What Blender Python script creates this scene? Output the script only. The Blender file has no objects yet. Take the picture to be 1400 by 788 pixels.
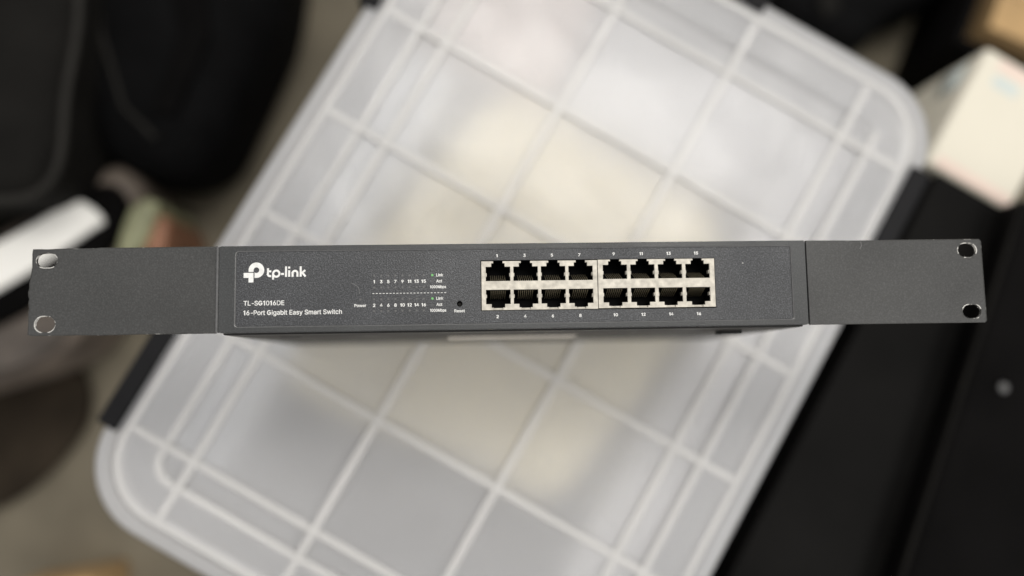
import bpy, bmesh, math, os, random
from mathutils import Matrix, Vector, noise as mnoise

random.seed(7)
scene = bpy.context.scene
C = scene.collection
MM = 0.001

# ------------------------------------------------------------------ camera
cam_d = bpy.data.cameras.new('camera')
cam = bpy.data.objects.new('camera', cam_d)
C.objects.link(cam)
scene.camera = cam
R = Matrix(((0.99895266, -0.01667538, 0.04260897),
            (0.0125463, 0.99536004, 0.09539901),
            (-0.04400208, -0.09476451, 0.99452677)))          # place -> camera
cam.matrix_world = Matrix.Translation((-0.02111, -0.04067, 0.5965)) @ R.transposed().to_4x4()
cam_d.sensor_width = 36.0
cam_d.lens = 29.30
cam_d.clip_start = 0.02
cam_d.clip_end = 60.0
cam_d.dof.use_dof = True
cam_d.dof.focus_distance = 0.4185
cam_d.dof.aperture_fstop = 1.6
cam_d.dof.aperture_blades = 0

# ------------------------------------------------------------------ light
world = bpy.data.worlds.new('World')
scene.world = world
world.use_nodes = True
bg = world.node_tree.nodes['Background']
bg.inputs['Color'].default_value = (1.0, 0.98, 0.955, 1)
bg.inputs['Strength'].default_value = 0.80


def area_lamp(name, loc, target, sx, sy, watts, col):
    l = bpy.data.lights.new(name, 'AREA')
    l.shape = 'RECTANGLE'
    l.size, l.size_y = sx, sy
    l.energy = watts
    l.color = col
    o = bpy.data.objects.new(name, l)
    C.objects.link(o)
    o.location = loc
    o.rotation_euler = (Vector(target) - Vector(loc)).to_track_quat('-Z', 'Y').to_euler()
    return o


area_lamp('ceiling_lamp', (0.27, 0.72, 2.1), (0.0, 0.0, 0.0), 1.2, 0.6, 24, (1.0, 0.965, 0.91))
area_lamp('ceiling_lamp', (1.7, -0.75, 2.1), (0.0, 0.0, 0.0), 1.3, 0.7, 22, (1.0, 0.965, 0.91))

vs = scene.view_settings
vs.view_transform = 'Standard'
vs.look = 'None'
vs.exposure = 0.0
vs.gamma = 1.0
vs.use_curve_mapping = False
scene.cycles.use_denoising = True
scene.cycles.max_bounces = 10
scene.cycles.transmission_bounces = 8
scene.cycles.caustics_refractive = True
scene.cycles.sample_clamp_indirect = 4.0


# ------------------------------------------------------------------ materials
def nodes(name):
    m = bpy.data.materials.new(name)
    m.use_nodes = True
    nt = m.node_tree
    return m, nt, nt.nodes, nt.links, nt.nodes['Principled BSDF']


def plain(name, col, rough=0.5, metal=0.0, noise_scale=0.0, noise_amt=0.15, bump=0.0, bump_scale=None, spec=0.5):
    """base colour varied by object-space noise, with a fine noise bump"""
    m, nt, N, L, B = nodes(name)
    B.inputs['Roughness'].default_value = rough
    B.inputs['Metallic'].default_value = metal
    B.inputs['Specular IOR Level'].default_value = spec
    B.inputs['Base Color'].default_value = (*col, 1)
    tc = N.new('ShaderNodeTexCoord')
    if noise_scale:
        n = N.new('ShaderNodeTexNoise')
        n.inputs['Scale'].default_value = noise_scale
        n.inputs['Detail'].default_value = 5
        L.new(tc.outputs['Object'], n.inputs['Vector'])
        r = N.new('ShaderNodeValToRGB')
        r.color_ramp.elements[0].position = 0.3
        r.color_ramp.elements[1].position = 0.7
        r.color_ramp.elements[0].color = (*[c * (1 - noise_amt) for c in col], 1)
        r.color_ramp.elements[1].color = (*[min(1, c * (1 + noise_amt)) for c in col], 1)
        L.new(n.outputs['Fac'], r.inputs['Fac'])
        L.new(r.outputs['Color'], B.inputs['Base Color'])
    if bump:
        n2 = N.new('ShaderNodeTexNoise')
        n2.inputs['Scale'].default_value = bump_scale or 300
        n2.inputs['Detail'].default_value = 3
        L.new(tc.outputs['Object'], n2.inputs['Vector'])
        b = N.new('ShaderNodeBump')
        b.inputs['Strength'].default_value = bump
        b.inputs['Distance'].default_value = 0.0005
        L.new(n2.outputs['Fac'], b.inputs['Height'])
        L.new(b.outputs['Normal'], B.inputs['Normal'])
    return m


def powder_coat(name, col, speckle, rough, bump, dust=0.0, grain=1500.0):
    """painted sheet steel: grainy powder coat with light flecks, soft smudges and a few dust specks"""
    m, nt, N, L, B = nodes(name)
    tc = N.new('ShaderNodeTexCoord')
    B.inputs['Roughness'].default_value = rough
    B.inputs['Specular IOR Level'].default_value = 0.35
    fine = N.new('ShaderNodeTexNoise')
    fine.inputs['Scale'].default_value = grain
    fine.inputs['Detail'].default_value = 2
    L.new(tc.outputs['Object'], fine.inputs['Vector'])
    ramp = N.new('ShaderNodeValToRGB')
    e = ramp.color_ramp.elements
    e[0].position, e[0].color = 0.36, (*[c * (1 - speckle) for c in col], 1)
    e[1].position, e[1].color = 0.74, (*[c * (1 + 2.6 * speckle) for c in col], 1)
    mid = ramp.color_ramp.elements.new(0.53)
    mid.color = (*col, 1)
    L.new(fine.outputs['Fac'], ramp.inputs['Fac'])
    big = N.new('ShaderNodeTexNoise')
    big.inputs['Scale'].default_value = 28
    big.inputs['Detail'].default_value = 4
    L.new(tc.outputs['Object'], big.inputs['Vector'])
    mr = N.new('ShaderNodeMapRange')
    mr.inputs['From Min'].default_value = 0.3
    mr.inputs['From Max'].default_value = 0.7
    mr.inputs['To Min'].default_value = 0.9
    mr.inputs['To Max'].default_value = 1.1
    L.new(big.outputs['Fac'], mr.inputs['Value'])
    smear = N.new('ShaderNodeTexNoise')          # handling marks change the sheen
    smear.inputs['Scale'].default_value = 17
    smear.inputs['Detail'].default_value = 6
    smear.inputs['Distortion'].default_value = 0.8
    L.new(tc.outputs['Object'], smear.inputs['Vector'])
    rr = N.new('ShaderNodeMapRange')
    rr.inputs['From Min'].default_value = 0.35
    rr.inputs['From Max'].default_value = 0.65
    rr.inputs['To Min'].default_value = rough - 0.12
    rr.inputs['To Max'].default_value = rough + 0.12
    L.new(smear.outputs['Fac'], rr.inputs['Value'])
    L.new(rr.outputs['Result'], B.inputs['Roughness'])
    mul = N.new('ShaderNodeVectorMath')
    mul.operation = 'SCALE'
    L.new(ramp.outputs['Color'], mul.inputs[0])
    L.new(mr.outputs['Result'], mul.inputs['Scale'])
    out = mul.outputs['Vector']
    if dust:
        v = N.new('ShaderNodeTexVoronoi')
        v.inputs['Scale'].default_value = 95
        L.new(tc.outputs['Object'], v.inputs['Vector'])
        sep = N.new('ShaderNodeSeparateColor')
        L.new(v.outputs['Color'], sep.inputs['Color'])
        pick = N.new('ShaderNodeMath'); pick.operation = 'GREATER_THAN'; pick.inputs[1].default_value = 1 - dust
        L.new(sep.outputs['Red'], pick.inputs[0])
        rad = N.new('ShaderNodeMath'); rad.operation = 'MULTIPLY'; rad.inputs[1].default_value = 0.085
        L.new(sep.outputs['Green'], rad.inputs[0])
        near = N.new('ShaderNodeMath'); near.operation = 'LESS_THAN'
        L.new(v.outputs['Distance'], near.inputs[0]); L.new(rad.outputs[0], near.inputs[1])
        both = N.new('ShaderNodeMath'); both.operation = 'MULTIPLY'
        L.new(pick.outputs[0], both.inputs[0]); L.new(near.outputs[0], both.inputs[1])
        mix = N.new('ShaderNodeMix'); mix.data_type = 'RGBA'
        L.new(both.outputs[0], mix.inputs['Factor'])
        L.new(out, mix.inputs['A'])
        mix.inputs['B'].default_value = (0.45, 0.45, 0.43, 1)
        out = mix.outputs['Result']
    L.new(out, B.inputs['Base Color'])
    b = N.new('ShaderNodeBump')
    b.inputs['Strength'].default_value = bump
    b.inputs['Distance'].default_value = 0.0002
    L.new(fine.outputs['Fac'], b.inputs['Height'])
    L.new(b.outputs['Normal'], B.inputs['Normal'])
    return m


def frosted(name, white, see, rough, tint=(0.86, 0.87, 0.89), through=0.22):
    """milky polypropylene: part scatters on the surface, part lets a blurred view through"""
    m, nt, N, L, B = nodes(name)
    N.remove(B)
    out = N['Material Output']
    tc = N.new('ShaderNodeTexCoord')
    n = N.new('ShaderNodeTexNoise')
    n.inputs['Scale'].default_value = 14
    n.inputs['Detail'].default_value = 4
    L.new(tc.outputs['Object'], n.inputs['Vector'])
    mr = N.new('ShaderNodeMapRange')
    mr.inputs['To Min'].default_value = see - 0.05
    mr.inputs['To Max'].default_value = see + 0.05
    L.new(n.outputs['Fac'], mr.inputs['Value'])
    d = N.new('ShaderNodeBsdfDiffuse'); d.inputs['Color'].default_value = (*white, 1)
    t = N.new('ShaderNodeBsdfTranslucent'); t.inputs['Color'].default_value = (*tint, 1)
    r = N.new('ShaderNodeBsdfRefraction'); r.inputs['Color'].default_value = (*tint, 1)
    r.inputs['Roughness'].default_value = rough; r.inputs['IOR'].default_value = 1.42
    c = N.new('ShaderNodeBsdfTransparent'); c.inputs['Color'].default_value = (*tint, 1)
    g = N.new('ShaderNodeBsdfGlossy'); g.inputs['Roughness'].default_value = 0.24
    wv = N.new('ShaderNodeTexNoise'); wv.inputs['Scale'].default_value = 9; wv.inputs['Detail'].default_value = 2
    L.new(tc.outputs['Object'], wv.inputs['Vector'])
    bp = N.new('ShaderNodeBump'); bp.inputs['Strength'].default_value = 0.5; bp.inputs['Distance'].default_value = 0.012
    L.new(wv.outputs['Fac'], bp.inputs['Height']); L.new(bp.outputs['Normal'], g.inputs['Normal'])
    m1 = N.new('ShaderNodeMixShader'); m1.inputs[0].default_value = through
    L.new(d.outputs[0], m1.inputs[1]); L.new(t.outputs[0], m1.inputs[2])
    m0 = N.new('ShaderNodeMixShader'); m0.inputs[0].default_value = 0.10
    L.new(r.outputs[0], m0.inputs[1]); L.new(c.outputs[0], m0.inputs[2])
    m2 = N.new('ShaderNodeMixShader')
    L.new(mr.outputs[0], m2.inputs[0]); L.new(m1.outputs[0], m2.inputs[1]); L.new(m0.outputs[0], m2.inputs[2])
    f = N.new('ShaderNodeFresnel'); f.inputs['IOR'].default_value = 1.4
    m3 = N.new('ShaderNodeMixShader')
    L.new(f.outputs[0], m3.inputs[0]); L.new(m2.outputs[0], m3.inputs[1]); L.new(g.outputs[0], m3.inputs[2])
    L.new(m3.outputs[0], out.inputs['Surface'])
    return m


def scuffed_metal(name, a=0.47, b=0.56, bright=0.62):
    """bare steel round a punched hole, partly still covered by paint"""
    m, nt, N, L, B = nodes(name)
    tc = N.new('ShaderNodeTexCoord')
    n = N.new('ShaderNodeTexNoise'); n.inputs['Scale'].default_value = 260; n.inputs['Detail'].default_value = 3
    L.new(tc.outputs['Object'], n.inputs['Vector'])
    r = N.new('ShaderNodeValToRGB')
    r.color_ramp.elements[0].position = a; r.color_ramp.elements[0].color = (0.04, 0.04, 0.038, 1)
    r.color_ramp.elements[1].position = b; r.color_ramp.elements[1].color = (bright, bright * 0.98, bright * 0.93, 1)
    L.new(n.outputs['Fac'], r.inputs['Fac'])
    L.new(r.outputs['Color'], B.inputs['Base Color'])
    B.inputs['Roughness'].default_value = 0.45
    B.inputs['Metallic'].default_value = 0.3
    return m


M = dict(
    ear=powder_coat('ear_paint', (0.039, 0.0395, 0.039), 0.16, 0.42, 0.35, dust=0.10, grain=1300),
    bezel=powder_coat('bezel_paint', (0.041, 0.043, 0.044), 0.16, 0.38, 0.3, dust=0.05, grain=1300),
    edge=plain('edge_paint', (0.075, 0.075, 0.076), 0.2, noise_scale=300, noise_amt=0.2, spec=1.0),
    panel=powder_coat('panel_paint', (0.043, 0.045, 0.049), 0.42, 0.42, 0.9, dust=0.06, grain=1500),
    case=powder_coat('case_paint', (0.046, 0.043, 0.038), 0.12, 0.55, 0.25),
    seam=plain('seam_black', (0.006, 0.006, 0.006), 0.7),
    shield=plain('nickel_shield', (0.42, 0.395, 0.345), 0.5, 0.35, noise_scale=330, noise_amt=0.24, bump=0.15, bump_scale=900),
    socket=plain('socket_black', (0.002, 0.002, 0.0023), 0.6, noise_scale=200, noise_amt=0.1, spec=0.06),
    gold=plain('contact_gold', (0.36, 0.31, 0.21), 0.4, 0.4),
    ink=plain('white_ink', (0.66, 0.66, 0.645), 0.6, noise_scale=700, noise_amt=0.12),
    green=plain('green_ink', (0.13, 0.38, 0.12), 0.5),
    lens=plain('led_lens', (0.10, 0.10, 0.10), 0.25),
    scratch=plain('scratch', (0.13, 0.13, 0.13), 0.6),
    rim=scuffed_metal('hole_rim'),
    worn=scuffed_metal('worn_edge', 0.60, 0.72, 0.26),
    label=plain('paper_label', (0.78, 0.72, 0.64), 0.6, noise_scale=80),
    rubber=plain('rubber', (0.004, 0.004, 0.004), 0.85, noise_scale=200),
    screw=plain('screw_steel', (0.25, 0.25, 0.25), 0.35, 0.9),
    lid=frosted('lid_plastic', (0.94, 0.945, 0.965), 0.71, 0.56, tint=(0.98, 0.98, 0.985)),
    rib=frosted('lid_rib_plastic', (0.97, 0.96, 0.945), 0.52, 0.42, tint=(0.985, 0.98, 0.97), through=0.10),
    tub=frosted('tub_plastic', (0.93, 0.93, 0.94), 0.5, 0.3, tint=(0.98, 0.98, 0.985)),
    latch=plain('latch_black', (0.007, 0.007, 0.008), 0.6, noise_scale=60, spec=0.15),
    cream=plain('cream_card', (0.94, 0.835, 0.55), 0.7, noise_scale=12, noise_amt=0.06),
    paper=plain('grey_white_card', (0.78, 0.77, 0.77), 0.7, noise_scale=10, noise_amt=0.08),
    greyc=plain('bundle_shade_grey', (0.060, 0.052, 0.045), 0.9, noise_scale=20, noise_amt=0.25),
    pinkc=plain('pink_card', (0.80, 0.68, 0.62), 0.8, noise_scale=12, noise_amt=0.08),
    bluec=plain('blue_grey_card', (0.75, 0.77, 0.79), 0.8, noise_scale=12, noise_amt=0.1),
    floor=plain('floor_carpet', (0.155, 0.135, 0.098), 0.95, noise_scale=9, noise_amt=0.28, bump=0.8, bump_scale=260),
    black=plain('black_nylon', (0.0028, 0.0028, 0.003), 0.85, noise_scale=24, noise_amt=0.4, bump=0.5, bump_scale=500, spec=0.06),
    charcoal=plain('charcoal_nylon', (0.0075, 0.007, 0.0062), 0.75, noise_scale=18, noise_amt=0.3, bump=0.5, bump_scale=500, spec=0.08),
    sheen=plain('case_sheen', (0.004, 0.0038, 0.0036), 0.5, noise_scale=8, noise_amt=0.5, bump=0.4, bump_scale=120, spec=0.045),
    trim=plain('grey_trim', (0.018, 0.017, 0.015), 0.7, noise_scale=30, spec=0.15),
    blackhard=plain('black_plastic', (0.003, 0.0027, 0.0027), 0.7, noise_scale=10, noise_amt=0.5, bump=0.3, bump_scale=400, spec=0.04),
    taupe=plain('taupe_leather', (0.13, 0.105, 0.085), 0.7, noise_scale=22, noise_amt=0.5, bump=0.4, bump_scale=200),
    beige=plain('beige_leather', (0.075, 0.062, 0.052), 0.75, noise_scale=25, noise_amt=0.5, bump=0.4, bump_scale=200),
    white=plain('white_plastic', (0.85, 0.84, 0.80), 0.5, noise_scale=20, noise_amt=0.04),
    brown=plain('floor_shade_brown', (0.026, 0.020, 0.014), 0.95, noise_scale=15, noise_amt=0.4, spec=0.1),
    kraft=plain('kraft_card', (0.40, 0.26, 0.12), 0.85, noise_scale=30, noise_amt=0.12),
    boxw=plain('white_card', (0.64, 0.605, 0.51), 0.6, noise_scale=10, noise_amt=0.03),
    pink=plain('pink_print', (0.68, 0.54, 0.47), 0.6, noise_scale=20, noise_amt=0.06),
    blue=plain('blue_print', (0.52, 0.575, 0.56), 0.6, noise_scale=20, noise_amt=0.08),
    greenp=plain('green_wrapper', (0.25, 0.255, 0.15), 0.5, noise_scale=50, noise_amt=0.3),
    orange=plain('orange_wrapper', (0.24, 0.11, 0.06), 0.5, noise_scale=50, noise_amt=0.3),
    rivet=plain('rivet_steel', (0.08, 0.08, 0.08), 0.45, 0.8),
)


# ------------------------------------------------------------------ helpers (all sizes in millimetres)
def finish(name, me, mat, parent=None, smooth=40, loc=None, flat_ok=False):
    me.name = name
    me.materials.clear()
    me.materials.append(M[mat])
    if smooth is not None:
        # faces lying flat stay flat-shaded, so long fill triangles do not streak
        me.set_sharp_from_angle(angle=math.radians(smooth))
        me.polygons.foreach_set('use_smooth', [flat_ok or abs(p.normal.z) < 0.999 for p in me.polygons])
    o = bpy.data.objects.new(name, me)
    C.objects.link(o)
    if parent:
        o.parent = parent
    if loc:
        o.location = [c * MM for c in loc]
    return o


def tag(o, label, cat, group=None):
    o['label'] = label
    o['category'] = cat
    if group:
        o['group'] = group
    return o


def thing(name, label, cat, loc=(0, 0, 0), rz=0.0, group=None):
    o = bpy.data.objects.new(name, None)
    C.objects.link(o)
    o.empty_display_size = 0.02
    o.location = [c * MM for c in loc]
    o.rotation_euler = (0, 0, rz)
    return tag(o, label, cat, group)


def area2(l):
    return sum(l[i - 1][0] * l[i][1] - l[i][0] * l[i - 1][1] for i in range(len(l)))


def flat(loops, z0, z1, bev=0.0, res=2):
    """a slab from z0 to z1 with the outline loops[0] and the holes loops[1:], edges rounded by bev"""
    cu = bpy.data.curves.new('outline', 'CURVE')
    cu.dimensions = '2D'
    cu.fill_mode = 'BOTH'
    for k, l in enumerate(loops):
        if (area2(l) < 0) != (k > 0):
            l = l[::-1]
        sp = cu.splines.new('POLY')
        sp.points.add(len(l) - 1)
        for i, (x, y) in enumerate(l):
            sp.points[i].co = (x, y, 0, 1)
        sp.use_cyclic_u = True
    cu.extrude = max((z1 - z0) / 2 - bev, 0)
    cu.bevel_depth = bev
    cu.bevel_resolution = res
    cu.offset = -bev
    ob = bpy.data.objects.new('outline', cu)
    me = bpy.data.meshes.new_from_object(ob)
    bpy.data.objects.remove(ob)
    bpy.data.curves.remove(cu)
    me.transform(Matrix.Scale(MM, 4) @ Matrix.Translation((0, 0, (z0 + z1) / 2)))
    bm = bmesh.new()
    bm.from_mesh(me)
    bmesh.ops.remove_doubles(bm, verts=bm.verts, dist=1e-7)
    bmesh.ops.recalc_face_normals(bm, faces=bm.faces)
    bm.to_mesh(me)
    bm.free()
    return me


def from_bm(bm):
    bmesh.ops.recalc_face_normals(bm, faces=bm.faces)
    me = bpy.data.meshes.new('m')
    bm.to_mesh(me)
    bm.free()
    me.transform(Matrix.Scale(MM, 4))
    return me


def add_box(bm, x0, x1, y0, y1, z0, z1, bev=0.0, seg=2):
    r = bmesh.ops.create_cube(bm, size=1)
    for v in r['verts']:
        v.co = Vector(((x0 + x1) / 2 + v.co.x * (x1 - x0), (y0 + y1) / 2 + v.co.y * (y1 - y0), (z0 + z1) / 2 + v.co.z * (z1 - z0)))
    if bev:
        es = {e for v in r['verts'] for e in v.link_edges}
        bmesh.ops.bevel(bm, geom=list(es), offset=bev, segments=seg, profile=0.5, affect='EDGES')


def box(x0, x1, y0, y1, z0, z1, bev=0.0, seg=2):
    bm = bmesh.new()
    add_box(bm, x0, x1, y0, y1, z0, z1, bev, seg)
    return from_bm(bm)


def add_tube(bm, pts, r, seg=8, closed=False):
    """a round bar along the points"""
    pts = [Vector(p) for p in pts]
    n = len(pts)
    rings = []
    for i, p in enumerate(pts):
        a = pts[(i - 1) % n] if (closed or i) else p
        b = pts[(i + 1) % n] if (closed or i < n - 1) else p
        t = (b - a).normalized()
        up = Vector((0, 0, 1)) if abs(t.z) < 0.9 else Vector((1, 0, 0))
        s = t.cross(up).normalized()
        w = s.cross(t)
        rings.append([bm.verts.new(p + r * (math.cos(2 * math.pi * k / seg) * s + math.sin(2 * math.pi * k / seg) * w)) for k in range(seg)])
    m = n if closed else n - 1
    for i in range(m):
        A, B_ = rings[i], rings[(i + 1) % n]
        for k in range(seg):
            bm.faces.new((A[k], A[(k + 1) % seg], B_[(k + 1) % seg], B_[k]))
    if not closed:
        bm.faces.new(rings[0])
        bm.faces.new(rings[-1])


def tube(pts, r, seg=8, closed=False):
    bm = bmesh.new()
    add_tube(bm, pts, r, seg, closed)
    return from_bm(bm)


def rrect(cx, cy, a, b, r, n=8):
    """rounded rectangle of half sizes a, b"""
    out = []
    for sx, sy, t0 in ((1, 1, 0), (-1, 1, 90), (-1, -1, 180), (1, -1, 270)):
        for k in range(n + 1):
            t = math.radians(t0 + 90 * k / n)
            out.append((cx + sx * (a - r) + r * math.cos(t), cy + sy * (b - r) + r * math.sin(t)))
    return out


def circle(cx, cy, r, n=24):
    return [(cx + r * math.cos(2 * math.pi * k / n), cy + r * math.sin(2 * math.pi * k / n)) for k in range(n)]


def smooth_loop(pts, n=8):
    """closed Catmull-Rom curve through the points"""
    out = []
    m = len(pts)
    for i in range(m):
        p0, p1, p2, p3 = [Vector(pts[(i + k) % m]) for k in (-1, 0, 1, 2)]
        for k in range(n):
            t = k / n
            q = 0.5 * ((2 * p1) + (p2 - p0) * t + (2 * p0 - 5 * p1 + 4 * p2 - p3) * t * t + (3 * p1 - p0 - 3 * p2 + p3) * t ** 3)
            out.append((q.x, q.y))
    return out


def ribbon(pts, w, z):
    """flat printed stroke of width w along 2D points"""
    bm = bmesh.new()
    P = [Vector((p[0], p[1])) for p in pts]
    L_, R_ = [], []
    for i, p in enumerate(P):
        ds = []
        if i:
            ds.append((P[i] - P[i - 1]).normalized())
        if i < len(P) - 1:
            ds.append((P[i + 1] - P[i]).normalized())
        t = sum(ds, Vector((0, 0))).normalized()
        nrm = Vector((-t.y, t.x)) * (w / 2 / max(0.5, t.dot(ds[0])))
        L_.append(bm.verts.new((*(p + nrm), z)))
        R_.append(bm.verts.new((*(p - nrm), z)))
    for i in range(len(P) - 1):
        bm.faces.new((R_[i], R_[i + 1], L_[i + 1], L_[i]))
    me = bpy.data.meshes.new('m')
    bm.to_mesh(me)
    bm.free()
    me.transform(Matrix.Scale(MM, 4))
    return me


def join_meshes(mes):
    bm = bmesh.new()
    for me in mes:
        bm.from_mesh(me)
        bpy.data.meshes.remove(me)
    me = bpy.data.meshes.new('m')
    bm.to_mesh(me)
    bm.free()
    return me


FONT = None
_p = os.path.join(bpy.utils.system_resource('DATAFILES'), 'fonts', 'Inter.woff2')
try:
    FONT = bpy.data.fonts.load(_p)          # the typeface that ships with Blender
except Exception:
    FONT = None


GLYPHS = {}


def raw_text(t):
    cu = bpy.data.curves.new('text', 'FONT')
    cu.body = t
    cu.size = 10
    cu.resolution_u = 3
    if FONT:
        cu.font = FONT
    ob = bpy.data.objects.new('text', cu)
    me = bpy.data.meshes.new_from_object(ob)
    bpy.data.objects.remove(ob)
    bpy.data.curves.remove(cu)
    return me


def glyph(ch):
    """vertices, faces and advance of one character, capitals 10 high"""
    if ch in GLYPHS:
        return GLYPHS[ch]
    h = raw_text('H')
    k = 10 / max(v.co.y for v in h.vertices)
    ends = [max(v.co.x for v in raw_text('H' + c + 'H').vertices) for c in ('', ch)]
    if ch == '1':                                # a bare stem with a flag, no foot
        P = [(2.7, 0), (4.6, 0), (4.6, 10), (3.1, 10), (0.9, 8.5), (0.9, 6.8), (2.7, 8.0)]
        GLYPHS[ch] = ([(x, y) for x, y in P], [(0, 1, 2, 6), (2, 3, 4, 5, 6)], 6.2)
    elif ch == 'G':                              # open bowl with a clear bar
        pts, fs, n = [], [], 24
        for k in range(n + 1):
            t = math.radians(44 + (350 - 44) * k / n)
            for q in (1.0, 0.0):
                rx, ry = 4.5 - 1.75 * (1 - q), 5.15 - 1.6 * (1 - q)
                pts.append((5.1 + rx * math.cos(t), 5.0 + ry * math.sin(t)))
        fs = [(2 * k, 2 * k + 2, 2 * k + 3, 2 * k + 1) for k in range(n)]
        b0 = len(pts)
        pts += [(5.4, 3.9), (9.6, 3.9), (9.6, 5.5), (5.4, 5.5)]
        fs.append((b0, b0 + 1, b0 + 2, b0 + 3))
        GLYPHS[ch] = (pts, fs, 10.6)
    else:
        m = raw_text(ch)
        vs_ = [(v.co.x * k, v.co.y * k) for v in m.vertices]
        GLYPHS[ch] = (vs_, [tuple(p.vertices) for p in m.polygons], (ends[1] - ends[0]) * k)
    return GLYPHS[ch]


def lettering(text, x0, x1, y0, y1, z, bold=0.032):
    """flat lettering whose body fits x0..x1 (x1 None: centred on x0 at natural width), baseline y0, capital height y1-y0"""
    V, F, pen = [], [], 0.0
    for ch in text:
        gv, gf, adv = glyph(ch)
        F += [tuple(i + len(V) for i in f) for f in gf]
        V += [(x + pen, y, 0) for x, y in gv]
        pen += adv * (0.84 if ch == '-' else 1)
    me = bpy.data.meshes.new('m')
    me.from_pydata(V, [], F)
    s = (y1 - y0) / 10
    xa = min(v[0] for v in V)
    xb = max(v[0] for v in V)
    if x1 is None:
        sx = s * 1.08
        x0 = x0 - (xb - xa) * sx / 2
    else:
        sx = (x1 - x0) / (xb - xa)
    # heavier weight: the outline is laid down eight more times, each a hair to the side
    h = bold * (y1 - y0) / 0.73
    out = []
    for k in range(9):
        dx, dy = (0, 0) if k == 8 else (h * math.cos(k * math.pi / 4), h * math.sin(k * math.pi / 4))
        m2 = me.copy()
        for v in m2.vertices:
            v.co = Vector((x0 + (v.co.x - xa) * sx + dx, y0 + v.co.y * s + dy, z + 0.002 * k)) * MM
        out.append(m2)
    return join_meshes(out)


# ------------------------------------------------------------------ the setting: floor
FZ = -330.0                                   # floor level below the tote's lid
bm = bmesh.new()
bmesh.ops.create_grid(bm, x_segments=60, y_segments=60, size=1600)
for v in bm.verts:
    v.co.z = FZ + 1.5 * mnoise.noise(v.co * 0.01)
o = finish('floor', from_bm(bm), 'floor', smooth=180)
o['kind'] = 'structure'

# ------------------------------------------------------------------ the tote
TOTE_RZ = math.radians(-30.6)
TX, TY = 17.4, 12.35


def uv(u, v):
    """tote coordinates to place coordinates"""
    c, s = math.cos(TOTE_RZ), math.sin(TOTE_RZ)
    return TX + c * u - s * v, TY + s * u + c * v


def ringed(rings, n=10, cap_last=True):
    bm = bmesh.new()
    prev = None
    for a, b, r, z in rings:
        cur = [bm.verts.new((x, y, z)) for x, y in rrect(0, 0, a, b, r, n)]
        if prev:
            m = len(cur)
            for i in range(m):
                bm.faces.new((prev[i], prev[(i + 1) % m], cur[(i + 1) % m], cur[i]))
        prev = cur
    if cap_last:
        bm.faces.new(prev)
    return bm


tote = thing('storage_tote', 'large milky clear plastic storage tote with ribbed lid under the network switch', 'storage box', (TX, TY, FZ), TOTE_RZ)
H = -FZ                                       # lid plane in tote coordinates
outer = [(212, 283, 56, -24), (212.5, 283.5, 56, -9), (211.5, 282.5, 55, -6.5), (209, 280, 53, -5.5), (204, 275, 50, -6.2), (201, 272, 48, -6.0),
         (198, 269, 45, -1.6), (196.5, 267.5, 44, -0.6), (193.5, 264.5, 42, -0.6), (192, 263, 41, -1.2), (190, 261, 40, -1.8),
         (170.5, 243.5, 17, -1.8), (169.5, 242.5, 16.5, -1.9), (165, 238, 14, -5.2), (164, 237, 13.5, -5.4), (147, 221, 8, -5.4), (144.7, 218.7, 6, -3.4)]
inner = [(a - (1.8 if i < 10 else 0), b - (1.8 if i < 10 else 0), max(r - 1.8, 3), z - 1.8) for i, (a, b, r, z) in enumerate(outer)]
inner[0] = (210.2, 281.2, 54.2, -24)
bm = ringed([(a, b, r, z + H) for a, b, r, z in outer])
bm2 = ringed([(a, b, r, z + H) for a, b, r, z in inner])
tmp = bpy.data.meshes.new('tmp')
bm2.to_mesh(tmp)
bm2.free()
bm.from_mesh(tmp)
nv = len(rrect(0, 0, 1, 1, .1, 10))
bm.verts.ensure_lookup_table()
half = len(bm.verts) // 2
for i in range(nv):
    bm.faces.new((bm.verts[i], bm.verts[(i + 1) % nv], bm.verts[half + (i + 1) % nv], bm.verts[half + i]))
lid = finish('lid', from_bm(bm), 'lid', tote, 50)

for u in (-144.7, -48.3, 48.3, 144.7):        # ribs along the tote
    finish('rib', box(-2.9, 2.9, -264.0, 264.0, -6.6, -0.25, 1.0), 'rib', lid, 40, (u, 0, H))
for v in (-219.0, -131.4, -43.8, 43.8, 131.4, 219.0):   # ribs across it
    finish('rib', box(-193.0, 193.0, -2.7, 2.7, -6.7, -0.55, 1.0), 'rib', lid, 40, (0, v, H))
def u_loop(a, b, r, top):
    pts = [(a, top), (a, -b + r)] + [(a - r + r * math.cos(math.radians(-k * 9)), -b + r - r * math.sin(math.radians(k * 9))) for k in range(1, 11)]
    pts += [(-a + r - r * math.sin(math.radians(k * 9)), -b + r - r * math.cos(math.radians(k * 9))) for k in range(0, 11)]
    return pts + [(-a, top)]


# bead along the rim
finish('rib', flat([rrect(0, 0, 197.6, 268.6, 45, 10), rrect(0, 0, 193.2, 264.2, 41, 10)], -4.5, -0.1, 0.9), 'rib', lid, 40, (0, 0, H))
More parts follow.
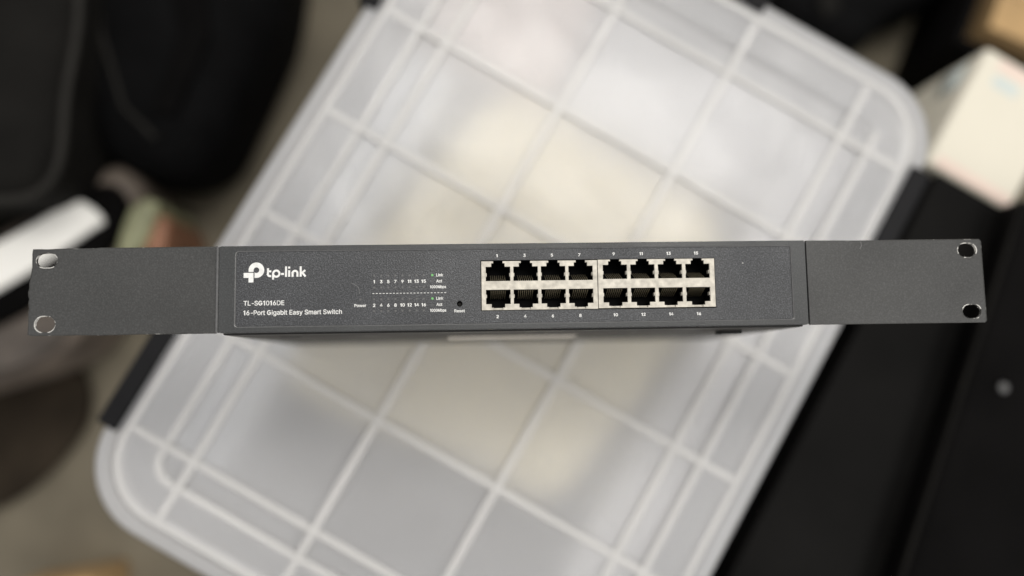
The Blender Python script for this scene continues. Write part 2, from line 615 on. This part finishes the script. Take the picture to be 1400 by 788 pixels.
# added pale bead, stands in for light on the sunk step; far end open
finish('rib', flat([u_loop(169.5, 242.5, 17, 236) + u_loop(164.8, 237.8, 12.5, 236)[::-1]], -6.3, -0.9, 0.8), 'rib', lid, 40, (0, 0, H))
for s in (-1, 1):                              # four latches on the long sides, one on each end
    for v in (-178, 178):
        bm = bmesh.new()
        add_box(bm, 203, 219, v - 51, v + 51, -60, -3.5, 2.5)
        add_box(bm, 216, 222, v - 38, v + 38, -64, -30, 2)
        me = from_bm(bm)
        if s < 0:
            me.transform(Matrix.Rotation(math.pi, 4, 'Z'))
        finish('latch', me, 'latch', tote, 40, (0, 0, H))
    bm = bmesh.new()
    add_box(bm, -49, 49, 274, 290, -60, -3.5, 2.5)
    add_box(bm, -36, 36, 287, 294, -64, -30, 2)
    me = from_bm(bm)
    if s < 0:
        me.transform(Matrix.Rotation(math.pi, 4, 'Z'))
    finish('latch', me, 'latch', tote, 40, (0, 0, H))
tub_o = [(203, 274, 48, H - 25), (199, 270, 46, H - 27), (198, 269, 45, H - 60), (186, 257, 40, 12), (176, 247, 34, 1)]
tub_i = [(201, 272, 46, H - 25), (197, 268, 44, H - 29), (196, 267, 43, H - 60), (184, 255, 38, 14), (174, 245, 32, 3.5)]
bm = ringed(tub_o)
bm2 = ringed(tub_i)
tmp = bpy.data.meshes.new('tmp')
bm2.to_mesh(tmp)
bm2.free()
bm.from_mesh(tmp)
bm.verts.ensure_lookup_table()
half = len(bm.verts) // 2
for i in range(nv):
    bm.faces.new((bm.verts[i], bm.verts[(i + 1) % nv], bm.verts[half + (i + 1) % nv], bm.verts[half + i]))
finish('tub', from_bm(bm), 'tub', tote, 50)


def card_box(name, label, u0, u1, v0, v1, z0, z1, mat, extra_rz=0.0):
    cx, cy = uv((u0 + u1) / 2, (v0 + v1) / 2)
    t = thing(name, label, 'box', (cx, cy, z0), TOTE_RZ + extra_rz)
    a, b, h = (u1 - u0) / 2, (v1 - v0) / 2, z1 - z0
    finish('carton', box(-a, a, -b, b, 0, h - 1.2, 9.0, 4), mat, t)
    finish('flap', box(-a + 9, -0.4, -b + 9, b - 9, h - 1.1, h, 0.4), mat, t)
    finish('flap', box(0.4, a - 9, -b + 9, b - 9, h - 1.1, h, 0.4), mat, t)
    return t


# soft cream package with rounded shoulders
cx, cy = uv(0, 0)
t = thing('cream_package', 'soft cream package showing blurred through the middle of the tote lid', 'package', (cx, cy, FZ + 6), TOTE_RZ)
cp = smooth_loop([(-100, 132), (0, 137), (108, 128), (122, 30), (112, -60), (92, -128), (0, -138), (-88, -152), (-136, -132), (-128, -20)], 6)
finish('wrap', flat([cp], 0, -30 - FZ - 6, 38, 8), 'cream', t, 60)
finish('fold_seam', box(-60, 70, -1.5, 1.5, -30 - FZ - 6.2, -30 - FZ - 5, 0.5), 'cream', t)
card_box('carton_box', 'pale grey carton showing faintly through the lid beside the cream package', 126, 180, -200, 236, FZ + 6, -44, 'paper')
card_box('carton_box', 'pale grey carton under the far end of the lid behind the cream package', -58, 120, 146, 240, FZ + 6, -46, 'paper', math.radians(1))
card_box('carton_box', 'pinkish carton under the upper left part of the tote lid', -178, -64, 146, 240, FZ + 6, -46, 'pinkc')
card_box('carton_box', 'narrow blue grey carton under the left long side of the lid', -180, -132, -236, 128, FZ + 6, -42, 'bluec')
# dark contents at the near end, colour also standing in for the photographer's shadow
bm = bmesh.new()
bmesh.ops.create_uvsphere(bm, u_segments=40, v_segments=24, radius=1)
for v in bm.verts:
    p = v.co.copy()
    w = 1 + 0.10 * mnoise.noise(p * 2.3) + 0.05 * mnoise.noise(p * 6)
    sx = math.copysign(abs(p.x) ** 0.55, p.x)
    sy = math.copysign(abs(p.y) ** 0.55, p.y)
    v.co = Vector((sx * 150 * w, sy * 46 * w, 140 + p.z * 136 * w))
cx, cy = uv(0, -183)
o = finish('shade_bundle', from_bm(bm), 'greyc', None, 180, (cx, cy, FZ + 12))
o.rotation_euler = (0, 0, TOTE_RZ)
tag(o, 'dark grey bundle and stand-in for shade under the near end of the tote lid', 'bundle')

# ------------------------------------------------------------------ the network switch, standing on its back
D = 180.0                                     # front face height above the lid
sw = thing('network_switch', 'dark grey 16-port rack network switch standing on its back on the tote', 'network switch')
BW = 148.0
# sheet-metal case behind the front, slightly smaller
finish('case', join_meshes([box(-BW + 0.8, BW - 0.8, -22.3, 22.0, 0.3, D - 18, 0.4),
                            flat([rrect(0, -0.15, BW - 0.8, 22.15, 0.4, 2), rrect(0, 0, BW - 3, 20, 0.4, 2)], D - 18.02, D - 8.5)]), 'case', sw, 30)
finish('seam', flat([rrect(0, -0.18, BW - 0.9, 22.05, 0.4, 2), rrect(0, 0, BW - 3, 20, 0.4, 2)], D - 8.48, D - 5.85), 'seam', sw)
RE = rrect(0.35, 0.15, 140.35, 18.95, 1.6, 6)                         # outline of the sunk front panel
outer_f = rrect(0, 0.1, BW, 21.6, 0.9, 4)
finish('bezel', flat([outer_f, RE], D - 5.8, D, 0.3), 'bezel', sw)
bm = bmesh.new()                               # rolled edge round the sunk panel
prev = None
for k in range(7):
    t = math.radians(90 * k / 6)
    ins = 0.05 + 0.7 * math.sin(t)
    cur = [bm.verts.new((x, y, D - 0.74 + 0.7 * math.cos(t) )) for x, y in rrect(0.35, 0.15, 140.35 + 0.35 - ins, 18.95 + 0.35 - ins, 1.95 - ins, 6)]
    if prev:
        for i in range(len(cur)):
            bm.faces.new((prev[i], prev[(i + 1) % len(cur)], cur[(i + 1) % len(cur)], cur[i]))
    prev = cur
finish('panel_edge', from_bm(bm), 'edge', sw, 70, flat_ok=True)
PZ = D - 0.75                                  # sunk panel surface
shields = [(-18.0, 40.65, 12.75, -12.0), (40.95, 100.7, 12.95, -11.75)]
panel_cut = [(-18.35, -12.3), (101.05, -12.3), (101.05, 13.25), (-18.35, 13.25)]
finish('front_panel', flat([rrect(0.35, 0.15, 140.9, 19.5, 1.6, 6), panel_cut, circle(-29.0, -8.5, 1.45, 20)], D - 2.4, PZ), 'panel', sw, 30)
# reset button well
bm = bmesh.new()
c1 = [bm.verts.new((x, y, PZ - 0.05)) for x, y in circle(-29, -8.5, 1.46, 20)]
c2 = [bm.verts.new((x, y, PZ - 5)) for x, y in circle(-29, -8.5, 1.46, 20)]
for i in range(20):
    bm.faces.new((c1[i], c1[(i + 1) % 20], c2[(i + 1) % 20], c2[i]))
bm.faces.new(c2)
well = finish('reset_well', from_bm(bm), 'socket', sw)
finish('reset_button', flat([circle(-29, -8.6, 1.0, 16)], PZ - 4, PZ - 2.2, 0.2), 'trim', well)


def port_outline(cx, y0, up, w=12.3):
    """stepped opening of a modular jack: main opening, shoulder, latch notch"""
    s = 1 if up else -1
    return [(cx - w / 2, y0), (cx + w / 2, y0), (cx + w / 2, y0 + s * 7.2), (cx + 3.35, y0 + s * 7.2), (cx + 3.35, y0 + s * 8.95),
            (cx + 2.35, y0 + s * 8.95), (cx + 2.35, y0 + s * 10.2), (cx - 2.35, y0 + s * 10.2), (cx - 2.35, y0 + s * 8.95),
            (cx - 3.35, y0 + s * 8.95), (cx - 3.35, y0 + s * 7.2), (cx - w / 2, y0 + s * 7.2)]


SZ = D - 0.35                                  # shield face
port_no = 0
for (x0, x1, yt, yb), first in zip(shields, (1, 9)):
    cxs = [(-9.6 if first == 1 else 49.65) + k * (13.93 if first == 1 else 14.1) for k in range(4)]
    y_top, y_bot = (2.7, -1.75) if first == 1 else (3.05, -1.65)
    # outline runs along the top edge and dips into each upper opening (their notches break the edge)
    loop = [(x0, yb), (x1, yb), (x1, yt)]
    holes = []
    for cx in reversed(cxs):
        po = port_outline(cx, y_top, True)
        loop += [(cx + 2.35, yt), po[5], po[4], po[3], po[2], po[1], po[0], po[11], po[10], po[9], po[8], (cx - 2.35, yt)]
    loop += [(x0, yt)]
    for cx in cxs:
        holes.append(port_outline(cx, y_bot, False))
        holes[-1] = [(x, max(y, yb + 0.28)) for x, y in holes[-1]]
    mes = [flat([loop] + holes, D - 1.6, SZ, 0.12, 1)]
    bm = bmesh.new()
    for cx in cxs:
        for yc in (y_top + 3.2, y_bot - 3.2):                         # spring tabs pressed into the side walls
            for s in (-1, 1):
                add_box(bm, cx + s * 6.15 - 0.45, cx + s * 6.15 + 0.45, yc - 0.9, yc + 0.9, D - 4.2, D - 1.0, 0.15)
        add_box(bm, cx - 2.3, cx + 2.3, yb + 0.2, yb + 1.1, D - 3.4, D - 1.5)   # tab at the lower notch
    # side walls of the can
    add_box(bm, x0 + 0.05, x0 + 0.45, yb + 0.1, yt - 0.1, D - 16, D - 1.55)
    add_box(bm, x1 - 0.45, x1 - 0.05, yb + 0.1, yt - 0.1, D - 16, D - 1.55)
    mes.append(from_bm(bm))
    shield = finish('port_shield', join_meshes(mes), 'shield', sw, 30)
    for k, cx in enumerate(cxs):
        for up, y0 in ((True, y_top), (False, y_bot)):
            # plastic body of the jack: a stepped tunnel closed at the back
            po = port_outline(cx, y0, up, 12.5)
            bm = bmesh.new()
            fa = [bm.verts.new((x, y, D - 1.65)) for x, y in po]
            ba = [bm.verts.new((x, y, D - 14)) for x, y in po]
            n = len(po)
            for i in range(n):
                bm.faces.new((fa[i], fa[(i + 1) % n], ba[(i + 1) % n], ba[i]))
            bm.faces.new(ba)
            # guide comb on the contact side
            s = 1 if up else -1
            for q in range(9):
                gx = cx + (q - 4) * 1.02
                ya, yb2 = sorted((y0 + s * 0.02, y0 + s * 1.0))
                add_box(bm, gx - 0.16, gx + 0.16, ya, yb2, D - 13, D - 5)
            jack = finish('port_socket', from_bm(bm), 'socket', sw, 30)
            bm = bmesh.new()
            for q in range(8):
                px = cx + (q - 3.5) * 1.02
                add_tube(bm, [(px, y0 + s * 0.3, D - 2.0), (px, y0 + s * 0.8, D - 2.6), (px, y0 + s * 3.8, D - 11.5)], 0.16, 5)
            finish('contact_pins', from_bm(bm), 'gold', jack, 60)

# printed marks (flat ink on the panel)
IZ = PZ + 0.05
ring = []
cx, cy, ro, ri = -129.85, 9.6, 3.85, 1.42
a0 = math.pi + math.asin(0.85 / ro)
for k in range(41):
    t = a0 - k / 40 * (a0 + math.pi / 2)
    ring.append((cx + ro * math.cos(t), cy + ro * math.sin(t)))
ring += [(-130.75, cy - ro), (-130.75, cy - math.sqrt(ri * ri - 0.9 ** 2))]
tb = -math.pi + math.asin(math.sqrt(ri * ri - 0.81) / ri)
for k in range(25):
    t = tb + k / 24 * (math.pi - tb)
    ring.append((cx + ri * math.cos(t), cy + ri * math.sin(t)))
ring.append((cx - ri, 8.75))
finish('logo', join_meshes([flat([ring], PZ, IZ), flat([[(-136.1, 8.3), (-131.25, 8.3), (-131.25, 3.5), (-133.65, 3.5), (-133.65, 5.8), (-136.1, 5.8)]], PZ, IZ)]), 'ink', sw)


def arc(cx, cy, r, a, b, n=14):
    return [(cx + r * math.cos(math.radians(a + (b - a) * k / n)), cy + r * math.sin(math.radians(a + (b - a) * k / n))) for k in range(n + 1)]


W = 1.0
strokes = [
    [(-124.15, 10.5), (-124.15, 7.5)] + arc(-123.2, 7.5, 0.95, 180, 270, 8) + [(-122.5, 6.55)],            # t
    [(-124.6, 8.95), (-122.5, 8.95)],
    [(-121.6, 4.8), (-121.6, 7.9)], arc(-120.05, 7.75, 1.55, 180, -180, 28),                               # p
    [(-117.75, 7.55), (-116.25, 7.55)],                                                                  # -
    [(-115.25, 11.3), (-115.25, 6.1)],                                                                   # l
    [(-113.7, 9.35), (-113.7, 6.1)], [(-113.7, 11.2), (-113.7, 10.2)],                                   # i
    [(-112.0, 6.1), (-112.0, 7.85)] + arc(-110.8, 7.85, 1.2, 180, 0, 14) + [(-109.6, 6.1)],                # n
    [(-108.0, 11.3), (-108.0, 6.1)], [(-107.6, 7.75), (-105.75, 9.35)], [(-107.2, 8.1), (-105.6, 6.15)],   # k
]
finish('brand_lettering', join_meshes([ribbon(s, W, IZ + 0.004 * i) for i, s in enumerate(strokes)]), 'ink', sw, None)


def ink(name, *a, **k):
    return finish(name, lettering(*a, **k), 'ink', sw, None)


ink('model_lettering', 'TL-SG1016DE', -135.9, -116.0, -8.0, -5.75, IZ, bold=0.018)
ink('product_lettering', '16-Port Gigabit Easy Smart Switch', -135.9, -87.6, -12.75, -10.5, IZ, bold=0.018)
ink('power_lettering', 'Power', -81.4, -75.6, -9.45, -8.05, IZ)
for k in range(8):
    x = -71.6 + 3.52 * k
    ink('port_number', str(2 * k + 1), x, None, 2.35, 3.85, IZ, bold=0.036)
    ink('port_number', str(2 * k + 2), x, None, -9.5, -8.0, IZ, bold=0.036)
for dy in (0.0, -11.8):
    ink('legend_lettering', 'Link', -40.6, -37.2, 5.45 + dy, 6.85 + dy, IZ)
    ink('legend_lettering', 'Act', -40.6, -37.75, 2.4 + dy, 3.8 + dy, IZ)
    ink('legend_lettering', '1000Mbps', -43.75, -35.8, -0.5 + dy, 0.85 + dy, IZ)
ink('reset_lettering', 'Reset', -31.7, -26.5, -12.75, -11.4, IZ)
for k in range(4):
    ink('port_number', str(2 * k + 1), -10.0 + 13.92 * k, None, 14.85, 16.3, IZ, bold=0.036)
    ink('port_number', str(2 * k + 2), -10.1 + 13.9 * k, None, -15.95, -14.5, IZ, bold=0.036)
    ink('port_number', str(2 * k + 9), 49.3 + 14.1 * k, None, 15.1, 16.55, IZ, bold=0.036)
    ink('port_number', str(2 * k + 10), 49.5 + 14.15 * k, None, -15.85, -14.4, IZ, bold=0.036)
dash = box(-0.48, 0.48, -0.14, 0.14, 0, 0.04)
for k in range(22):
    finish('dash', dash if k == 0 else dash.copy(), 'ink', sw, None, (-72.0 + 1.705 * k, -2.82, PZ))
led = flat([circle(0, 0, 0.55, 12)], 0, 0.12, 0.05, 1)
for k in range(8):
    for y in (6.1, 0.15, -5.7, -11.65):
        finish('led_window', led, 'lens', sw, 40, (-71.6 + 3.52 * k, y, PZ - 0.04))
finish('led_window', led, 'lens', sw, 40, (-78.4, -5.7, PZ - 0.04))
pip = flat([circle(0, 0, 0.62, 14)], 0, 0.1)
for y in (6.1, -5.7):
    finish('legend_dot', pip, 'green', sw, None, (-42.6, y, PZ))
for y in (3.05, -9.0):
    finish('legend_ring', flat([circle(-42.6, y, 0.62, 14), circle(-42.6, y, 0.4, 14)], PZ, IZ), 'lens', sw, None)
finish('scratch', ribbon(smooth_loop([(-83.0, 2.6), (-79.6, 0.6), (-78.9, -3.2), (-79.6, 0.6)], 6)[:12], 0.22, IZ), 'scratch', sw, None)
finish('scratch', ribbon([(148.9 + 28.5, 21.6), (148.9 + 29.2, 18.9), (148.9 + 28.2, 17.0)], 0.25, D - 1.0 + 0.03), 'scratch', sw, None)


# rack ears: plate in front, flange along the case side, screws on the flange
def slot_loop(cx, cy, w, h, n=9):
    a, r = w / 2 - h / 2, h / 2
    return [(cx + a + r * math.cos(math.radians(-90 + 180 * k / n)), cy + r * math.sin(math.radians(-90 + 180 * k / n))) for k in range(n + 1)] + \
           [(cx - a + r * math.cos(math.radians(90 + 180 * k / n)), cy + r * math.sin(math.radians(90 + 180 * k / n))) for k in range(n + 1)]


EZ = D - 1.0
right_out = [(148.9, -21.6), (240.6, -21.7), (241.5, -20.9), (241.25, 20.7), (240.4, 21.55), (200, 21.6), (178, 21.45), (148.9, 21.7)]
left_out = [(-149.2, 21.7), (-165, 21.75), (-190, 21.6), (-206, 21.75), (-209, 21.5), (-222, 21.45), (-232, 21.15), (-236.5, 21.3), (-239.0, 21.3), (-239.2, 19.0), (-239.0, 12.0),
            (-239.5, 8.0), (-240.1, 4.5), (-240.0, 2.0), (-240.5, 0.0), (-240.3, -2.3), (-239.9, -3.2), (-240.2, -5.5), (-239.8, -8.4),
            (-240.2, -10.0), (-239.9, -15.0), (-240.1, -21.0), (-238, -21.55), (-215, -21.5), (-205, -21.75), (-190, -21.5), (-165, -21.6), (-149.2, -21.6)]
ears = ((right_out, [(233.6, 15.8, 10.0, 7.3), (234.0, -15.95, 10.0, 7.1)], 1), (left_out, [(-232.1, 15.6, 10.2, 7.2), (-232.0, -15.95, 9.9, 7.9)], -1))
for out, hs, s in ears:
    ear = finish('rack_ear', join_meshes([
        flat([out] + [slot_loop(*h) for h in hs], EZ - 1.7, EZ, 0.4),
        box(min(s * 148.3, s * 149.8), max(s * 148.3, s * 149.8), -20.8, 20.8, D - 60, EZ - 1.5, 0.3)]), 'ear', sw, 35)
    for h in hs:
        big = (h[0], h[1], h[2] + 0.55, h[3] + 0.55)
        finish('hole_rim', flat([slot_loop(*big), slot_loop(h[0], h[1], h[2] - 0.1, h[3] - 0.1)], EZ - 1.65, EZ + 0.04), 'rim', ear, 35)
    # chipped paint along the outer edges
    k0, k1 = (0, 8) if s > 0 else (0, 27)
    finish('worn_edge', tube([(x * 0.9997, y * 0.993, EZ - 0.14) for x, y in out[k0:k1 + 1]], 0.2, 6), 'worn', ear, 60)
    bm = bmesh.new()
    for y in (-12, 12):
        for z in (D - 20, D - 45):
            m4 = Matrix.Translation((s * 150.4, y, z)) @ Matrix.Rotation(math.pi / 2, 4, 'Y')
            bmesh.ops.create_cone(bm, cap_ends=True, segments=16, radius1=3.2, radius2=2.6, depth=1.4, matrix=m4)
    finish('screws', from_bm(bm), 'screw', ear)
    # the fold where the ear meets the front
finish('fold', tube([(-148.9, -21.3, D - 1.1), (-148.9, 21.4, D - 1.1)], 1.0, 10), 'edge', sw, 60)
# underside: paper label, dark sockets for feet, one rubber foot left
for x0, x1, z0, z1 in ((-37.7, 39, D - 101, D - 76),):
    finish('rating_label', box(x0, x1, -22.45, -22.2, z0, z1), 'label', sw, None)
for x, z in ((-122, 42), (-117.5, 142), (118.5, 133)):
    me = flat([rrect(0, 0, 6, 6, 5.5, 8)], 0, 0.35)
    me.transform(Matrix.Translation((x * MM, -22.15 * MM, (D - z) * MM)) @ Matrix.Rotation(math.pi / 2, 4, 'X'))
    finish('foot_pad', me, 'seam', sw, 30)
finish('rubber_foot', box(112.3, 124.0, -24.6, -22.1, D - 44, D - 32, 0.5), 'rubber', sw)

# ------------------------------------------------------------------ things on the floor round the tote
def slab(name, pts, z0, z1, bev, mat, parent, origin, n=8, smooth_it=True):
    """soft slab with a smoothed outline, coordinates in the place"""
    l = smooth_loop(pts, n) if smooth_it else list(pts)
    l = [(x - origin[0], y - origin[1]) for x, y in l]
    return finish(name, flat([l], z0 - origin[2], z1 - origin[2], bev, 6), mat, parent, 60)


# charcoal padded bag, top left corner
og = (-480, 260, FZ)
t = thing('padded_bag', 'charcoal padded bag with rounded corner and grey piping in the top left corner', 'bag', og)
pa = [(-560, 420), (-400, 430), (-372, 300), (-380, 205), (-384, 145), (-402, 118), (-440, 112), (-560, 112), (-600, 260)]
slab('body', pa, FZ + 2, -120, 26, 'charcoal', t, og)
finish('piping', tube([(x - og[0], y - og[1], -136 - og[2]) for x, y in smooth_loop(pa, 8)], 4.5, 8, True), 'trim', t, 60)
finish('handle', tube([(-30, 40, 212), (-30, 40, 225), (0, 46, 234), (40, 54, 234), (60, 58, 225), (60, 58, 208)], 6, 8), 'black', t, 60)
# black bag behind it
og = (-300, 260, FZ)
t = thing('soft_bag', 'black soft bag lying between the charcoal bag and the tote', 'bag', og)
pb = [(-400, 430), (-220, 430), (-205, 330), (-248, 215), (-275, 165), (-318, 148), (-368, 165), (-400, 215), (-410, 320)]
slab('body', pb, FZ + 2, -185, 40, 'black', t, og)
finish('zip', tube([(-85, 130, 147), (-72, 20, 147), (-50, -50, 147), (-20, -80, 146)], 2.5, 6), 'trim', t, 60)
finish('strap', flat([[(-20, 150), (10, 150), (30, 20), (0, -60), (-22, -55), (2, 20)]], 145, 151, 2), 'blackhard', t)
# taupe shoe-like pouch with white patch, left edge
og = (-450, 60, FZ)
t = thing('taupe_pouch', 'taupe and black pouch with a white patch behind the left rack ear', 'pouch', og)
pc = [(-600, 40), (-520, 78), (-468, 108), (-415, 140), (-375, 164), (-349, 150), (-345, 122), (-376, 60), (-400, -2), (-432, -30), (-500, -52), (-600, -70)]
slab('body', pc, FZ + 2, -212, 22, 'taupe', t, og)
pi = [(-600, 18), (-520, 62), (-460, 96), (-405, 130), (-372, 142), (-354, 120), (-374, 74), (-440, 22), (-520, -16), (-600, -48)]
slab('lining', pi, -225, -203, 8, 'blackhard', t, og)
pw = [(-560, 36), (-465, 86), (-404, 120), (-386, 119), (-372, 104), (-384, 94), (-458, 44), (-560, -8)]
slab('white_patch', pw, -204, -196, 3, 'white', t, og, 5)
pd = [(-600, -58), (-520, -24), (-452, 12), (-408, 20), (-410, -2), (-436, -26), (-500, -46), (-600, -66)]
slab('pocket', pd, -220, -206, 5, 'beige', t, og)
# crumpled packet beside it
og = (-352, 100, FZ)
t = thing('snack_packet', 'green and orange crumpled packet beside the taupe pouch', 'packet', og)
slab('wrapper', [(-364, 70), (-355, 112), (-340, 127), (-326, 122), (-330, 100), (-344, 70)], FZ + 2, -206, 8, 'greenp', t, og)
slab('wrapper_end', [(-342, 70), (-334, 94), (-325, 112), (-317, 102), (-321, 70)], FZ + 2, -210, 7, 'orange', t, og)
# thin dark brown slab standing in for shade on the floor
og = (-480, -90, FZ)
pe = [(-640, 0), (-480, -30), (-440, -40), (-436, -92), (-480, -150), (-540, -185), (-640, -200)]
o = slab('floor_shade', pe, FZ + 1.5, FZ + 16, 7, 'brown', None, og)
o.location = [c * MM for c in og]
tag(o, 'dark brown slab standing in for shade on the floor below the left rack ear', 'shade')
# kraft cardboard corner bottom left
og = (-436, -288, FZ)
t = thing('kraft_box', 'tan cardboard box at the bottom left corner', 'box', og, math.radians(8))
finish('carton', box(-40, 50, -60, 46, 1, 80, 1), 'kraft', t)
finish('flap', box(-40, 50, -60, 46, 80.4, 82, 0.4), 'kraft', t)
finish('tape', box(-8, 14, -60.3, 46.3, 82.1, 82.4), 'trim', t)
# white carton with pink and blue print, right of the lid's far corner
B0 = (-0.0, 0.0)
ang = math.radians(-31.5)
c_, s_ = math.cos(ang), math.sin(ang)
bx, by = 366, 129                              # near left top corner
w_, d_, top = 84, 121, -90
og = (bx + c_ * w_ / 2 - s_ * d_ / 2, by + s_ * w_ / 2 + c_ * d_ / 2, FZ)
t = thing('printed_box', 'white carton with pink and blue print beside the far corner of the tote', 'box', og, ang)
hh = top - FZ
finish('carton', box(-w_ / 2, w_ / 2, -d_ / 2, d_ / 2, 1, hh, 5, 4), 'boxw', t)
finish('print_band', box(-w_ / 2 + 8, w_ / 2 - 4, -d_ / 2 + 3, -d_ / 2 + 12, hh, hh + 0.15), 'pink', t)
finish('print_band', box(-w_ / 2 + 16, w_ / 2 - 4, d_ / 2 - 14, d_ / 2 - 5, hh, hh + 0.15), 'pink', t)
finish('print_patch', box(-w_ / 2 + 18, -w_ / 2 + 42, d_ / 2 - 30, d_ / 2 - 19, hh, hh + 0.15), 'blue', t)
finish('print_patch', box(-w_ / 2 - 0.15, -w_ / 2, d_ / 2 - 36, d_ / 2 - 8, hh - 60, hh - 20), 'blue', t)
# tan box in a black tray, top right corner
og = (540, 290, FZ)
t = thing('black_tray', 'black tray holding a tan box in the top right corner', 'tray', og, math.radians(-24))
finish('base', box(-62, 120, -40, 90, 1, 6, 1), 'blackhard', t)
for x0, x1, y0, y1 in ((-66, -58, -44, 94), (116, 124, -44, 94), (-58, 116, -44, -36), (-58, 116, 86, 94)):
    finish('side', box(x0, x1, y0, y1, 1, 140, 2), 'blackhard', t)
t = thing('kraft_box', 'tan cardboard box inside the black tray in the top right corner', 'box', (552, 296, FZ + 6), math.radians(-24))
finish('carton', box(-45, 90, -22, 60, 0.5, 125, 1), 'kraft', t)
finish('flap', box(-45, 90, -22, 18.5, 125.3, 127, 0.4), 'kraft', t)
finish('flap', box(-45, 90, 19.5, 60, 125.3, 127, 0.4), 'kraft', t)
# black bag along the top edge behind the tote
og = (390, 370, FZ)
t = thing('duffel_bag', 'black bag at the top edge behind the far corner of the tote', 'bag', og)
slab('body', [(280, 420), (300, 340), (350, 300), (395, 296), (430, 325), (480, 350), (520, 420)], FZ + 2, -240, 30, 'black', t, og)
finish('strap', flat([[(-60, 40), (-40, 40), (-20, -40), (-40, -50)]], 88, 94, 2), 'charcoal', t)
# large black case right of the tote
og = (330, -60, FZ)
t = thing('black_case', 'large flat black case standing close along the right side of the tote', 'case', og, TOTE_RZ)
finish('body', box(-60, 130, -330, 172, 2, 255, 9, 3), 'blackhard', t)
finish('lid_panel', box(-58, 128, -328, 170, 255.4, 259, 1.5, 3), 'sheen', t)
finish('hinge_strip', box(-60.5, -55, -300, 150, 150, 230, 2), 'trim', t)
# second black hard case overlapping the right edge, with a steel rivet
og = (420, -90, FZ)
t = thing('rivet_case', 'black case with a steel rivet at the right edge of the picture', 'case', og, math.radians(-22))
finish('body', box(-69, 200, -420, 168, 2, 288, 12, 4), 'blackhard', t)
finish('edge_trim', tube([(-65, -415, 282), (-65, 160, 282)], 3, 8), 'charcoal', t, 60)
finish('rivet', flat([circle(-39, 13.5, 4.2, 20)], 287.5, 291, 1.2, 3), 'rivet', t, 60)
